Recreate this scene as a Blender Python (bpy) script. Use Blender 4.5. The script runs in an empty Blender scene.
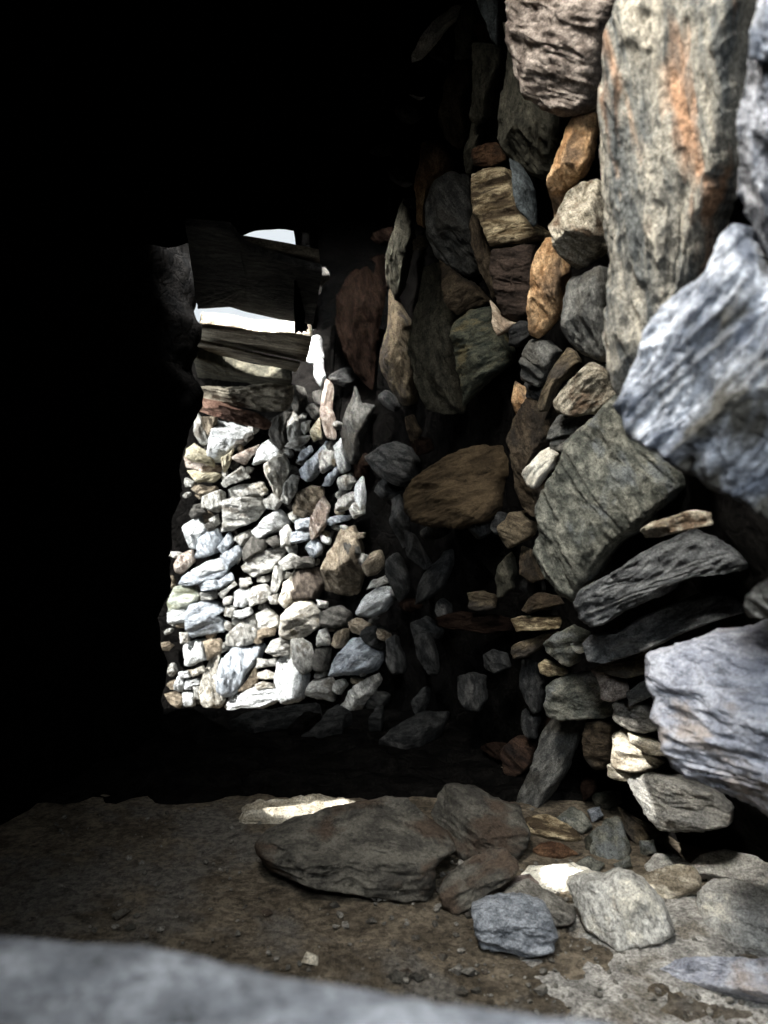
import bpy, bmesh, math, random
from mathutils import Vector, noise, Matrix
from mathutils.geometry import tessellate_polygon
scn = bpy.context.scene
COL = scn.collection
CAMZ, FPX = 0.70, 740.0
CAM = Vector((0, 0, CAMZ))
random.seed(7)

# key | object name | material | offset towards camera (cm) | bulge | band angle (deg) | label | outline in photo pixels
RS = """
R1|masonry_slab|slab|0|.10|82|huge upright grey-green slab streaked with orange, taller than all around it|622,-12 606,45 592,100 588,150 592,190 598,240 602,293 605,356 613,386 622,394 640,372 660,340 690,290 700,252 702,232 713,195 727,162 729,140 736,95 738,32 742,-12
R2|masonry_stone|speck|6|.22|70|dark speckled rock at the top right corner beside the huge upright slab|752,-10 742,36 737,88 731,132 726,165 729,200 737,222 752,245 770,272 830,270 840,100 820,-12
R2b|masonry_stone|blue|9|.2|60|bright blue-white rock at the very top right corner|753,12 762,2 772,-10 830,-10 830,60 790,66 762,64 744,58 744,34
R3|masonry_stone|blue|10|.30|-52|large jagged blue-grey rock with pale crust jutting out at right|737,222 722,236 711,256 698,277 676,296 650,324 640,356 634,370 623,401 627,412 636,437 652,447 668,456 688,472 708,488 733,502 750,517 768,534 850,560 860,320 800,300 768,277 760,266 750,244
R4|masonry_stone|pink|4|.35|20|rounded pinkish speckled boulder at the top of the wall|501,-12 499,22 500,42 506,62 513,82 524,98 544,111 561,117 578,116 590,108 596,92 606,45 618,8 622,-14
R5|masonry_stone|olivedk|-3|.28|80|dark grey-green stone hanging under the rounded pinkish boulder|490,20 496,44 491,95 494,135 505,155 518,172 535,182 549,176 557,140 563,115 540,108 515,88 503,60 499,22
R6|masonry_stone|teal|0|.3|75|blue-grey pointed stone tip over the banded tan block|505,157 516,163 524,176 531,200 532,222 529,226 522,215 513,190
R7|masonry_stone|teal|-1|.3|80|narrow blue-grey sliver left of the rounded pinkish boulder at the top edge|474,-10 480,10 487,22 491,40 498,46 498,20 500,-10
R8|masonry_slab|olivedk|-2|.2|75|dim olive upright slab at the top edge left of the blue-grey sliver|466,-10 474,8 471,43 462,56 449,58 452,38 457,18 462,0
R9|masonry_slab|brown|-2|.2|80|dim brown upright slab below the olive one near the ceiling|450,60 468,50 467,75 462,110 460,135 452,150 443,140 439,118 442,85
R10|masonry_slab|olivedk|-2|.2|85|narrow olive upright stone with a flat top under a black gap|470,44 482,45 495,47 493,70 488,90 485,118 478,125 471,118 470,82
R11|masonry_stone|olivedk|0|.2|80|thin upright shard standing on the banded tan block|469,121 480,129 475,150 469,172 464,175 464,150
R12|masonry_stone|rust|-4|.2|10|small reddish stone in the recess above the banded tan block|470,150 480,145 492,143 500,150 503,162 488,167 472,166
R13|masonry_stone|band|0|.16|-12|tan block with dark wavy bands, overhanging a black hollow|465,172 479,166 501,166 508,176 519,206 527,224 545,232 544,241 520,243 489,247 482,228 471,210 466,192
R14|masonry_stone|brown|1|.25|75|narrow brown stone on edge below the banded tan block|470,212 482,230 489,247 492,262 494,290 487,300 480,275 472,245
R15|masonry_stone|dark|-5|.15|5|blackish red-brown stone in the hollow under the banded tan block|490,250 520,244 535,246 533,285 528,315 515,322 500,316 494,292
R16|masonry_stone|tan|1|.25|40|small pinkish pointed chip over the green-gold stone|486,300 496,314 514,323 505,331 496,336 491,320
R17|masonry_stone|grey|2|.35|60|rounded dark grey glittering stone left of the banded tan block|421,202 428,182 446,171 462,176 466,198 471,222 475,250 479,274 467,281 448,272 434,258 428,240 424,222
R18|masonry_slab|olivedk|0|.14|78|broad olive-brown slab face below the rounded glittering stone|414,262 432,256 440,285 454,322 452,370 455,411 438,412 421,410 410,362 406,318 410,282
R19|masonry_stone|brown|0|.2|-35|brown creased stone wedged under the rounded glittering stone|434,260 448,272 468,283 480,296 486,302 470,308 454,316 444,300 438,282
R20|masonry_stone|gold|0|.25|-25|green stone flecked with gold above a large black hollow|454,320 470,309 489,304 494,328 507,350 507,360 492,372 476,384 460,400 453,408 452,370
R21|masonry_slab|ochre|1|.2|80|ochre upright slab left of the broad olive-brown slab|382,286 392,300 404,322 408,345 410,375 409,402 398,404 388,390 377,360 380,330
R22|masonry_slab|redbrowndk|0|.2|80|large dark red-brown ribbed slab at the bend of the wall|343,272 360,256 378,250 383,264 381,290 378,322 370,348 367,390 357,383 342,357 335,328 337,296
R23|masonry_stone|olivedk|1|.2|80|dim leaf-shaped upright stone above the ochre slab|399,197 405,216 410,236 404,262 398,290 392,300 384,280 386,255 392,230 393,212
R24|masonry_stone|ochre|1|.25|30|tiny tan chip left of the rounded glittering stone|412,240 420,235 426,243 418,250 412,250
R25|masonry_slab|orange|-1|.2|85|dim rust-coloured slab above the rounded glittering stone|420,140 436,142 446,158 442,170 427,182 421,200 421,226 415,222 414,185
R26|masonry_stone|palegrey|2|.2|-48|slim grey stone slanting up to the right in the dark near the ceiling|460,6 449,5 436,18 424,32 408,55 407,62 414,60 428,45 444,24 458,12
R27|masonry_stone|palegrey|2|.2|42|slim grey stone slanting down to the right in the dark near the ceiling|382,65 396,64 408,76 420,88 422,95 414,100 402,88 390,76
R28|masonry_stone|palegrey|2|.2|60|tiny grey stone edge glimmering alone in the dark upper left of the wall|358,92 365,100 372,112 370,124 363,112
R30|masonry_stone|orange|1|.25|78|upright orange-tan stone under the rounded pinkish boulder|566,117 587,115 588,130 584,160 578,176 564,188 556,196 552,222 547,218 546,200 549,175 557,142
R31|masonry_stone|tanspeck|2|.35|50|lumpy tan and grey speckled stone left of the huge upright slab|556,193 570,184 587,180 592,203 598,235 599,252 584,264 568,274 560,262 553,240 548,226 551,210
R32|masonry_stone|orange|0|.25|75|rough orange-brown stone beside the black hollow|543,240 552,237 558,258 562,274 558,294 556,312 544,330 533,340 526,336 527,316 530,283 532,262
R33|masonry_stone|grey|2|.18|80|smooth grey block against the huge upright slab|560,276 578,270 598,264 601,288 604,330 605,360 592,362 576,356 563,345 557,320
R34|masonry_stone|grey|0|.25|40|dark grey stone below the rough orange-brown one|528,339 543,341 554,351 549,366 540,380 533,388 517,380 521,364
R35|masonry_stone|orange|0|.25|60|small orange-tan stone under the dark grey one at the hollow's edge|513,381 530,389 526,402 514,414 511,398
R36|masonry_stone|ochre|0|.22|-55|long brown stone edge running down left of the pointed grey wedge|563,346 572,350 578,362 568,372 556,382 548,396 543,410 530,410 540,390 551,370
R37|masonry_stone|tanspeck|3|.25|-35|pointed grey wedge with a pale upper edge under the smooth grey block|546,402 558,388 576,375 589,362 600,368 613,380 609,398 590,414 570,416 552,412
R38|masonry_stone|grey|1|.2|-10|dark thin wedge under the pointed grey wedge|556,414 590,416 582,426 570,434 552,440 544,440 547,428
R39|masonry_stone|greywarm|2|.2|0|small flat grey stone just above the white lumpy one|550,441 566,439 572,446 560,452 549,449
R40|masonry_stone|white|3|.35|-50|small white lumpy stone beside the big green-grey slab|537,453 546,448 555,456 551,468 542,478 534,489 525,486 521,474 531,462
R36b|masonry_stone|brown|-1|.25|75|tall brown stone left of the white lumpy one|530,394 542,398 553,404 546,420 544,440 534,456 522,478 530,492 534,506 524,518 512,506 509,490 514,456 508,440 513,418
R41|masonry_slab|olive|3|.12|60|big green-grey slab filling the middle of the right wall|613,391 623,406 636,440 653,448 688,474 690,484 676,493 651,514 636,530 610,546 594,572 580,588 572,600 567,606 552,592 538,574 529,554 536,534 534,510 537,490 556,468 566,446 578,430 598,410
R42|masonry_stone|tanspeck|4|.22|-10|thin pale flake lying under the big green-grey slab|636,531 650,522 668,518 686,511 703,513 706,526 690,529 672,533 650,538 640,538
R43|masonry_stone|greydk|3|.2|-25|dark speckled slab-like stone under the thin pale flake|567,606 576,591 612,573 643,552 668,540 684,533 706,540 722,549 749,565 738,575 696,577 664,590 660,598 630,609 612,618 600,627 585,631 572,624
R44|masonry_stone|greydk|4|.2|-22|long grey stone between the dark speckled one and the huge lilac-grey one|571,648 580,638 604,640 636,620 668,606 688,597 716,596 734,601 742,614 714,622 676,636 648,650 614,662 594,668 576,666
R45|masonry_stone|greywarm|4|.3|40|rounded olive-grey stone at the right edge above the huge lilac-grey one|736,612 744,595 752,586 768,575 820,570 830,622 768,622 740,621
R46|masonry_stone|ochre|2|.2|0|shaded brown stone tucked under the long grey stone's left end|596,666 620,660 640,652 646,660 642,675 612,676 594,672
R47|masonry_stone|lilac|12|.24|15|huge lilac-grey rock at the right edge with a banded top|642,662 647,651 676,641 716,629 768,621 850,626 860,850 800,838 768,821 745,806 726,795 706,787 684,775 671,762 663,726 652,702 643,676
R48|masonry_stone|pink|4|.3|30|pinkish pale stone left of the huge lilac-grey rock|588,668 604,672 624,679 625,697 612,702 602,699 600,684
R49|masonry_stone|grey|4|.25|-35|grey slanted chip between the pinkish pale stone and the huge lilac-grey rock|626,692 640,682 650,683 651,696 636,703 628,708
R50|masonry_stone|greywarm|4|.3|10|crumbly grey stone under the slanted chip|609,704 624,702 642,704 657,716 659,730 644,733 628,731 612,722
R51|masonry_stone|cream|4|.22|10|cream stone in sunlight right of the cracked brown one|610,733 622,730 632,742 648,752 660,762 650,770 630,772 608,766 611,748
R52|masonry_stone|cream|5|.22|25|thin pale flake pointing at the huge lilac-grey rock's lower left|626,734 642,738 664,751 668,758 654,757 640,750 630,744
R53|masonry_stone|cream|4|.22|0|flat cream layer of stone beneath the sunlit cream stone|607,764 630,772 652,769 644,778 624,782 608,776
R54|masonry_stone|greycream|5|.25|15|stone slate grey with a sunlit cream left end at the foot of the wall|618,783 645,774 683,782 716,798 728,812 728,828 700,834 672,833 656,832 638,818 627,800
R55|masonry_stone|brown|1|.22|8|cracked brown stone left of the sunlit cream one|582,724 600,721 614,724 610,740 609,764 591,771 583,760 580,742
R56|masonry_stone|olive|2|.16|2|green-grey block with a pale stripe above the leaning stone|545,684 560,676 588,674 600,682 609,702 606,718 580,719 556,721 541,716 540,704
R57|masonry_stone|grey|3|.2|-62|long plank-like stone leaning against the foot of the wall|552,715 566,717 579,721 572,742 560,776 546,798 536,812 524,815 515,805 522,786 531,768 538,736
R58|masonry_stone|redbrown|0|.3|40|dim reddish round stone left of the long leaning one|501,750 512,739 528,738 533,750 526,770 512,784 502,774
R59|masonry_stone|band|3|.3|10|small golden stone sticking out above the green-grey striped block|537,664 545,659 556,664 567,671 564,676 548,677 539,673
R60|masonry_stone|olive|2|.2|-10|dull green stone carrying a white chip|540,646 552,636 568,628 586,636 578,650 576,664 566,668 552,660 541,652
R61|masonry_stone|white|11|.2|0|tiny bright white chip on the dull green stone|570,644 576,646 585,642 587,650 580,654 573,650
R62|masonry_stone|ochre|2|.22|-25|slim tan stone slanting below the short horizontal block|511,648 524,640 542,634 556,632 545,642 534,652 524,658 513,659
R63|masonry_stone|band|3|.2|0|short horizontal tan block sticking out of the dark|510,619 520,616 554,616 557,622 554,629 530,631 514,632
R64|masonry_stone|brown|1|.25|-10|dim brown stone above the short horizontal block|518,610 526,598 538,592 556,596 561,604 545,610 526,614
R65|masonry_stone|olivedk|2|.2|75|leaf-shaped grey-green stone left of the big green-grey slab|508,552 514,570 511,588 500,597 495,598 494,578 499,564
R66|masonry_stone|ochre|1|.3|30|brown lump between the golden-brown rock and the big green-grey slab|498,526 506,514 520,512 532,522 530,536 516,545 507,549 500,540
R67|masonry_stone|brown|0|.3|60|small brown stone right of the leaf-shaped grey-green one|519,546 530,550 538,572 542,580 530,583 520,574
R68|masonry_stone|ochre|3|.2|0|stubby block end sticking out above the red-brown shelf|465,593 480,591 492,594 492,608 478,611 466,608
R69|masonry_slab|redbrowndk|1|.15|3|long low red-brown shelf stone in the dark|433,618 460,611 490,614 511,621 513,631 484,634 450,630 434,626
R70|masonry_stone|goldbrown|5|.22|-18|wide golden-brown rock jutting out under the large black hollow|397,504 401,488 421,469 448,454 471,443 494,443 504,450 502,474 497,492 498,506 484,521 456,528 430,528 412,523 400,514
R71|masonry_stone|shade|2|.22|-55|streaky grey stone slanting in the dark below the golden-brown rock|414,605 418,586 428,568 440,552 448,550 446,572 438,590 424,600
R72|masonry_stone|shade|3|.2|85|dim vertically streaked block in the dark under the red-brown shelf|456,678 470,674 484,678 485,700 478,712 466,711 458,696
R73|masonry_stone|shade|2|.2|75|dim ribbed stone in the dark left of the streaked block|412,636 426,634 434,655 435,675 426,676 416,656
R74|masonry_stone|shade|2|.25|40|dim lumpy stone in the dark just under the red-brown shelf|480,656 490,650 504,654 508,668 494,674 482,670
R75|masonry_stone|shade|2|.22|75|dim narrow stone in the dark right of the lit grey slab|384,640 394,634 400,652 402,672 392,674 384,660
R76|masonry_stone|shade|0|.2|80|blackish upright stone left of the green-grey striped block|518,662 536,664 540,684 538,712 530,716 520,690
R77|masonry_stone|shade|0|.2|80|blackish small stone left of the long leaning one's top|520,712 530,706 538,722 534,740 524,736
R80|masonry_stone|grey|2|.2|78|tall streaky grey leaf-shaped stone at the edge of the sunlit part|350,384 356,402 370,404 364,420 357,438 351,464 344,458 341,434 346,408
R81|masonry_stone|farwhite|2|.3|70|whitish pitted stone left of the tall streaky leaf-shaped one|333,446 341,437 346,452 349,470 341,474 335,458
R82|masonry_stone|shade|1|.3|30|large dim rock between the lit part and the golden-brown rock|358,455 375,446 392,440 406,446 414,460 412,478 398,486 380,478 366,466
R84|masonry_stone|brown|1|.25|60|dim brown edge stone left of the large black hollow|404,418 412,414 420,430 414,444 408,440
R85|masonry_stone|fartan|3|.3|75|big brown rough rock at the right edge of the sunlit wall|336,530 350,527 358,545 361,572 355,594 343,598 330,594 321,592 319,572 326,552
R86|masonry_stone|farwhite|5|.25|-30|smooth white oblong stone sticking out of the shadow|353,612 360,598 374,589 386,586 395,588 392,598 380,610 368,616 356,615
R87|masonry_stone|fartan|3|.25|-40|tan stone right of the big brown rough rock|360,566 368,555 378,550 382,564 374,574 364,576
R88|masonry_stone|far|3|.2|-30|thin grey layers just above the smooth white oblong stone|364,590 372,580 385,575 388,582 376,588
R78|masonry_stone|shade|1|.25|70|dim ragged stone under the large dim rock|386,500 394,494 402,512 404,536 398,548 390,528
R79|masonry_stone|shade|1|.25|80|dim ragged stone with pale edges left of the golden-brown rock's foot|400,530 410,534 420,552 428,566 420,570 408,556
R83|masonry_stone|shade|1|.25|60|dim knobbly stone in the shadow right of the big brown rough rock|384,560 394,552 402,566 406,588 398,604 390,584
"""
# floor stones: rest on the ground
BS = """
B1|boulder|brownstone|.15|5|largest boulder on the floor, long, low and dark brown-grey|250,850 256,842 285,829 320,820 360,810 384,807 406,808 416,817 430,830 446,843 455,852 434,866 433,890 428,902 406,902 384,899 350,895 310,886 266,878 252,864
B2|boulder|brownstone|.22|20|angular faceted boulder at the right end of the largest one|430,822 438,802 446,791 472,793 496,806 522,815 532,838 528,852 518,864 496,866 470,870 455,860 440,842
B3|floor_stone|brownstone|.25|-35|dark flat-topped stone leaning on the angular faceted boulder|439,893 447,880 469,864 490,855 506,854 519,868 508,882 486,896 466,911 455,916 443,906
B4|floor_stone|pinkdk|.3|-20|small reddish stone behind the blue-grey block|508,884 516,875 530,873 540,882 534,892 515,896
B5|floor_stone|greywarm|.25|25|pale pointed stone just behind the blue-grey block|494,904 508,890 524,884 542,895 558,904 572,914 574,922 556,928 540,926 510,920
B6|floor_stone|bluegrey|.25|5|blue-grey block on the floor in front of the other rocks|471,912 484,905 500,902 544,908 552,922 557,938 553,950 530,957 505,952 480,948 476,930
B7|floor_stone|palegrey|.3|70|large pale grey angular block sitting on the floor at right|564,886 580,878 600,882 616,875 630,879 648,892 660,905 668,924 674,938 662,944 626,948 610,944 584,928
B8|floor_stone|palegrey|.2|15|flat grey stone on the floor under the huge lilac-grey rock|692,858 704,848 728,844 768,862 830,880 830,905 768,890 730,878 700,870
B9|floor_slab|palegrey|.15|20|wide pale slab bedded in the floor at the right edge|700,880 726,874 768,892 840,905 840,965 768,948 728,936 706,918 697,897
B10|floor_stone|cream|.2|10|pale cream flat stone behind the large pale angular block|630,876 660,868 692,865 700,876 700,888 680,896 660,903 645,892
B11|floor_slab|lilac|.12|6|thin blue-grey slab lying at the lower right corner|657,965 676,953 720,954 768,958 830,966 830,1008 768,999 726,990 690,980 664,974
B12|floor_stone|band|.25|12|flat golden stone at the foot of the long leaning one|524,816 538,814 560,821 576,829 582,838 568,841 545,837 530,832
B13|floor_stone|olive|.3|45|small olive stone right above the flat golden one|555,819 571,805 583,812 592,826 582,834 566,828
B14|floor_stone|olivedk|.3|0|dim stone at the back of the pile under the half cream stone|592,792 606,790 620,791 622,802 606,810 594,804
B15|floor_stone|bluegrey|.3|0|small dark blue-grey stone in the pile|587,810 600,806 604,815 592,823
B16|floor_slab|olive|.2|70|dull olive slab in the middle of the pile at the wall foot|604,820 620,813 630,840 624,856 606,858 590,850 588,836
B17|floor_stone|olive|.3|10|small square olive stone at the right of the pile|640,840 655,839 657,852 641,856
B18|floor_stone|olive|.3|-30|small olive chip at the front of the pile|613,864 630,855 632,866 618,872
B19|floor_stone|ochre|.25|45|narrow brown stone slanting down the right of the pile|618,805 632,818 650,838 640,846 630,838 622,822
B20|floor_stone|palegrey|.2|5|shaded flat stone between the pile and the cream flat stone|644,864 655,852 676,852 692,862 668,868 648,873
B21|floor_slab|white|.08|5|bright flat stone catching a patch of sun between the rocks|520,872 530,860 560,864 590,868 606,876 572,884 545,888 522,884
B22|floor_stone|ochre|.3|45|shaded brown stone at the right edge below the huge lilac-grey rock|738,822 752,815 790,832 800,868 768,866 748,850
B23|floor_stone|greywarm|.25|5|thin shaded chip under the half cream stone|714,840 724,836 744,841 742,848 720,848
B24|floor_stone|rust|.25|5|low brown stone below the flat golden one|532,850 540,842 566,844 578,852 562,858 540,857
B25|floor_stone|olive|.25|-15|dim stone in front of the dull olive slab|576,862 590,856 606,862 600,872 584,872
B26|floor_stone|olivedk|.3|15|dim small stone right of the flat golden one|585,838 594,832 602,842 596,852 586,850
B28|floor_slab|cream|.06|3|pale flat strip of stone in a narrow sunbeam behind the largest boulder|240,818 244,800 300,796 380,797 392,802 390,817 330,819
B27|floor_stone|palegrey|.2|5|low pale stone hugging the left foot of the cream flat stone|598,880 612,872 628,874 626,884 606,888
"""
PEB = """
pale|small pale pointed pebble alone on the dirt floor|302,962 307,953 316,957 316,965
brown|brown pebble below the dark leaning stone|436,957 442,953 449,956 447,961 438,961
brown|left pebble of the cluster by the foreground stone|388,977 396,971 404,974 400,982 390,982
brown|middle dark pebble of the cluster by the foreground stone|399,972 408,969 412,973 406,976
brown|right pebble of the cluster by the foreground stone|410,978 416,973 423,977 418,982
grey|grey pebble left of a twin below the blue-grey block|450,971 459,965 464,972 458,976
grey|grey flat pebble right of its twin below the blue-grey block|463,972 472,968 479,973 472,977
brown|tiny pebble halfway between the twin pebbles and the blue-grey block|482,971 487,969 490,973 484,974
brown|small brown pebble under the twin pebbles|456,992 463,987 468,992 461,996
brown|small brown pebble with a taller neighbour under the twin pebbles|472,990 479,988 482,993 475,994
grey|grey pebble in the pale grit at lower right|536,990 545,985 549,992 541,996
brown|round brown pebble left of the largest boulder's dark end|262,912 268,909 272,913 266,916
brown|small brown pebble left on the bare dirt|124,927 130,924 134,928 128,930
brown|dark wedge pebble on the bare dirt at left|112,915 122,909 127,911 118,919
grey|small grey pebble right before the largest boulder|366,922 372,918 376,922 370,925
brown|small brown pebble right before the boulder's middle|330,905 335,902 339,906 334,908
grey|tiny pale pebble between the two boulders' front|440,874 443,872 445,875 442,877
brown|brown pebble near the blue-grey block's left foot|466,914 471,911 474,916 468,919
"""
# sunlit far wall:  key|material|short landmark phrase ('' = named after its neighbours)|outline
FS = """
F1|farwhite|white fluted triangular rock|216,417 234,421 253,428 246,438 234,444 222,456 208,453 210,436
F2|fartan|tan triangular facet stone|201,417 215,417 209,436 203,428
F3|far||195,411 200,417 205,430 207,441 200,443 194,434
F4|fargold|yellow layered stone|185,447 193,442 208,452 212,464 200,460 185,456
F5|farpink|flat pinkish-brown slab end|185,457 200,461 222,466 222,472 204,473 187,468
F6|fargold||187,470 204,473 220,474 212,481 196,481
F7|far||185,478 193,482 192,487 185,487
F8|fargold||221,458 233,449 230,462 224,473
F9|farpink|pinkish wedge under the reddish lintel|232,457 246,450 258,445 254,454 245,465 236,461
F10|farwhite|ragged bright white stone|252,464 257,450 268,439 279,450 274,464 262,460
F11|far||222,484 232,474 242,467 250,478 238,482 226,488
F12|far|flat-topped grey stone|225,489 240,485 258,481 261,492 246,497 226,501
F12b|far|big vertically streaked stone|223,502 246,498 262,498 265,510 256,520 240,526 222,532
F13|far||202,497 220,490 222,505 212,510 202,508
F14|fardk||187,514 192,506 202,503 204,512 190,518
F15|far||209,519 218,514 220,523 212,528
F16|farwhite|white wedge at the shadow's edge|180,527 188,520 197,516 205,528 198,538 194,548 185,546 184,533
F17|farblue|grooved blue-grey stone|199,538 213,530 217,540 213,553 194,558
F18|farblue||215,548 228,532 232,541 222,554
F19|farblue||220,556 238,545 240,550 234,560 223,570
F20|far||233,540 240,533 248,529 248,537 240,545
F21|fardk|dark olive recessed stone|241,549 250,537 264,540 262,550 244,561
F22|farwhite|long pale stone under the hook-shaped one|251,530 263,518 280,510 288,518 284,526 268,532 258,538
F23|far|bow-shaped grey stone|241,567 253,557 275,549 281,550 277,560 267,572 253,577 246,572
F24|fardk||263,540 276,535 281,542 273,548
F25a|farwhite||190,570 204,563 219,558 222,569 208,572 196,577
F25b|farblue|long slanting layered stone|177,584 188,572 197,578 224,571 220,577 204,582 186,586
F26|farblue||197,584 214,580 217,588 200,591
F27|farblue||215,581 230,572 233,580 219,588
F28|far||217,594 233,582 236,586 222,599
F29|far||200,593 217,589 217,598 202,600
F30|farpink|pinkish stone at the shadow's edge|173,565 182,554 191,551 193,562 181,574 175,572
F31|fargreen|green banded stone at the shadow's edge|165,603 175,587 192,587 198,594 186,606 168,610
F32|farwhite|small square white stone|232,594 240,588 248,591 248,601 243,607 233,607
F33|far||251,588 263,585 270,595 262,603 249,607
F34|far|narrow upright grey stone|275,566 284,570 280,584 276,593 271,590 273,575
F35|far||278,563 290,554 298,558 292,568 284,570
F36|farcream|cream upright stone in the wall's middle|277,601 283,583 292,570 294,590 292,600 284,607
F37|far||268,597 277,594 276,604 269,604
F38|far||257,577 270,575 268,582 257,582
F39|far||240,578 250,577 252,583 246,587 240,587
F40|far||223,598 232,596 230,603 224,605
F41|farwhite||167,613 176,609 186,610 186,619 176,622 167,622
F42|fartan||176,623 185,622 185,628 177,628
F43|farblue|large smooth blue-grey stone|186,616 190,606 208,602 219,606 224,611 216,616 225,624 222,632 206,634 192,637 187,628
F44|far||178,632 187,632 187,643 180,643
F45|farwhite|white squarish block|181,646 200,641 204,660 190,666 181,666
F46|fartan|brown stone in a square recess|202,641 220,638 220,651 206,659
F47|farcream||187,670 202,666 204,672 191,677
F48|farwhite||178,673 187,672 189,678 179,678
F49|farwhite||174,690 177,678 183,678 182,692
F50|farwhite||185,680 198,680 199,685 191,686 190,690 184,690
F51|farwhite|bright white cube at the bottom|182,693 192,692 193,705 183,706
F52|fartan||162,695 173,692 181,698 177,708 168,702
F53|far||193,687 200,686 200,698 194,700
F54|farcream|cream curved stone|199,690 204,674 215,652 220,656 216,676 218,688 225,698 220,704 208,707 201,701
F55|farblue|big blue-white leaf-shaped slab|217,672 222,660 233,648 250,647 263,644 258,656 248,670 232,692 222,693 216,688
F56|far|tall pale ridged stone|224,646 226,636 234,628 246,620 256,613 257,626 252,643 238,647
F57|far||256,615 268,609 278,616 277,626 264,630 258,628
F58|fartan||257,630 275,627 273,635 258,639
F59|farcream|large speckled cream stone|281,630 283,616 296,603 312,602 320,612 320,626 306,635 292,638 282,636
F60|far||266,652 272,641 284,638 291,645 288,655 275,656
F61|far||257,658 277,658 277,665 256,668
F62|farcream||257,673 267,670 277,673 275,678 258,678
F63|farcream||255,685 263,681 277,683 273,688 258,690
F64|fartan|brown shaded stone under the blue-white slab|238,690 257,664 258,680 250,688
F65|farwhite|long white base stone|222,707 228,696 246,690 276,691 282,700 262,706 234,714
R98|farwhite|tall bright white pitted stone|277,663 288,652 296,664 304,672 300,690 296,697 280,702 276,690
F67|far|grey pointed slab beside the arched black one|286,420 292,410 296,407 299,424 296,438 289,440
F68|fardk|arched blackish stone|268,434 272,420 284,411 290,412 285,425 284,440 277,448 271,442
F69|fardk||290,398 296,386 304,388 307,404 300,417 294,410
F70|fardk||305,408 316,401 319,411 311,417
F71|fargold|small yellow facet stone|310,432 319,417 321,438 313,440
F72|farpink|long thin pink-white upright edge|322,380 326,383 324,398 328,417 329,437 324,435 320,413 320,397
F73|farwhite|bright white upright stone beside the lintels|310,334 317,334 319,352 313,360 305,360 309,348
F73b|farwhite||314,360 320,360 322,376 318,386 314,374
F74|farblue|slanting blue stone|297,470 306,462 314,454 321,442 323,450 316,466 306,481 299,477
F75|farblue||296,462 302,450 309,446 311,452 303,460
F76|far||301,423 310,420 308,430 303,434
F77|far||284,446 298,436 308,435 304,442 292,448
F78|farcream|hook-shaped cream stone|264,466 274,458 284,455 290,470 284,482 278,500 272,486 266,474
F79|far||284,484 291,476 299,478 296,492 288,504 280,500
F80|fartan|swirled brown stone|290,505 298,492 308,484 318,486 318,498 308,508 298,515 289,512
F81|farpink|tall pinkish-cream stone|310,534 311,516 317,503 323,494 329,504 327,516 318,532 312,537
F82|farblue||320,486 328,474 336,466 337,474 328,486
F83|far||335,510 338,498 350,491 353,498 346,506
F84|farwhite||355,481 360,475 362,492 359,509 354,500
F85|farblue|thin flat blue-grey flake|322,523 336,516 350,516 346,521 330,526
F86|far||348,510 354,503 361,505 361,513 351,518
F87|farblue||305,548 311,537 319,544 319,552 309,558
F88|farblue|flat blue block under another|291,532 310,530 306,539 291,542
F89|farblue||295,520 310,517 310,527 296,529
F90|fardk||291,562 311,557 313,567 295,569
F91|farbrown|dark brown box-like stone|291,573 313,568 318,583 311,598 293,600
F92|far||280,530 288,524 292,534 290,544 281,545
F93|farwhite||320,533 330,538 328,543 321,541
F94|far||315,600 326,602 326,608 317,607
R89|fardk|black hollow-faced stone with a white rim|319,611 330,608 341,606 350,612 345,622 332,626 320,624
R90|farblue|wide pale slab standing on edge at lower right|325,673 330,662 342,648 352,638 366,638 378,647 377,658 371,667 350,671
R91|far|slender slanting stone at the lowest right|336,708 345,700 358,684 372,672 374,677 366,692 352,708 342,712
R92|far|boxy grey stone near the bottom|303,697 311,682 328,679 334,690 331,702 316,700
R93|far||330,690 334,682 342,679 345,684 338,694
R94|fartan||330,644 334,635 344,629 343,638 336,648
R95|far||319,630 327,627 330,638 328,644 316,645
R96|fardk||315,650 326,648 325,660 323,671 313,670
R97|far|twisted grey stone|292,640 301,636 311,643 312,668 303,672 294,660
F99|fartan||344,622 356,618 366,624 362,634 350,632
F100|far||318,455 328,446 334,452 330,464 320,470
F101|far||337,478 346,474 352,482 346,490 338,490
F102|fardk||312,392 320,390 321,404 314,402
F103|far||226,606 234,608 232,618 224,616
F104|farwhite||234,611 247,608 250,614 240,619 233,616
F105|fardk||204,525 212,520 216,528 208,533
F106|far||264,500 272,494 279,502 274,510 265,508
F107|farcream||252,486 262,482 268,490 262,496
F108|fartan||190,488 200,484 216,486 214,491 200,494
F109|fardk||340,545 352,540 356,552 346,556
"""
# roof slabs over the far end: key|material|front y|underside z (slab: horizontal)|label|outline

# ------------------------------------------------------------------ camera
cd = bpy.data.cameras.new('camera'); cam = bpy.data.objects.new('camera', cd); COL.objects.link(cam)
cam.location = CAM; cam.rotation_euler = (math.pi/2, 0, 0)
cd.sensor_fit = 'HORIZONTAL'; cd.sensor_width = 36; cd.lens = FPX/768*36
cd.clip_start = 0.02; cd.clip_end = 200
cd.dof.use_dof = True; cd.dof.focus_distance = 1.75; cd.dof.aperture_fstop = 5.0
scn.camera = cam
scn.view_settings.view_transform = 'Standard'; scn.view_settings.look = 'None'
scn.view_settings.gamma = 1; scn.view_settings.use_curve_mapping = False
scn.view_settings.exposure = 0.0
try:
    scn.cycles.max_bounces = 5; scn.cycles.diffuse_bounces = 3; scn.cycles.use_denoising = True
    scn.cycles.sample_clamp_indirect = 4
except Exception: pass

def ray(px, py): return Vector(((px-384)/FPX, 1.0, -(py-512)/FPX))

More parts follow.
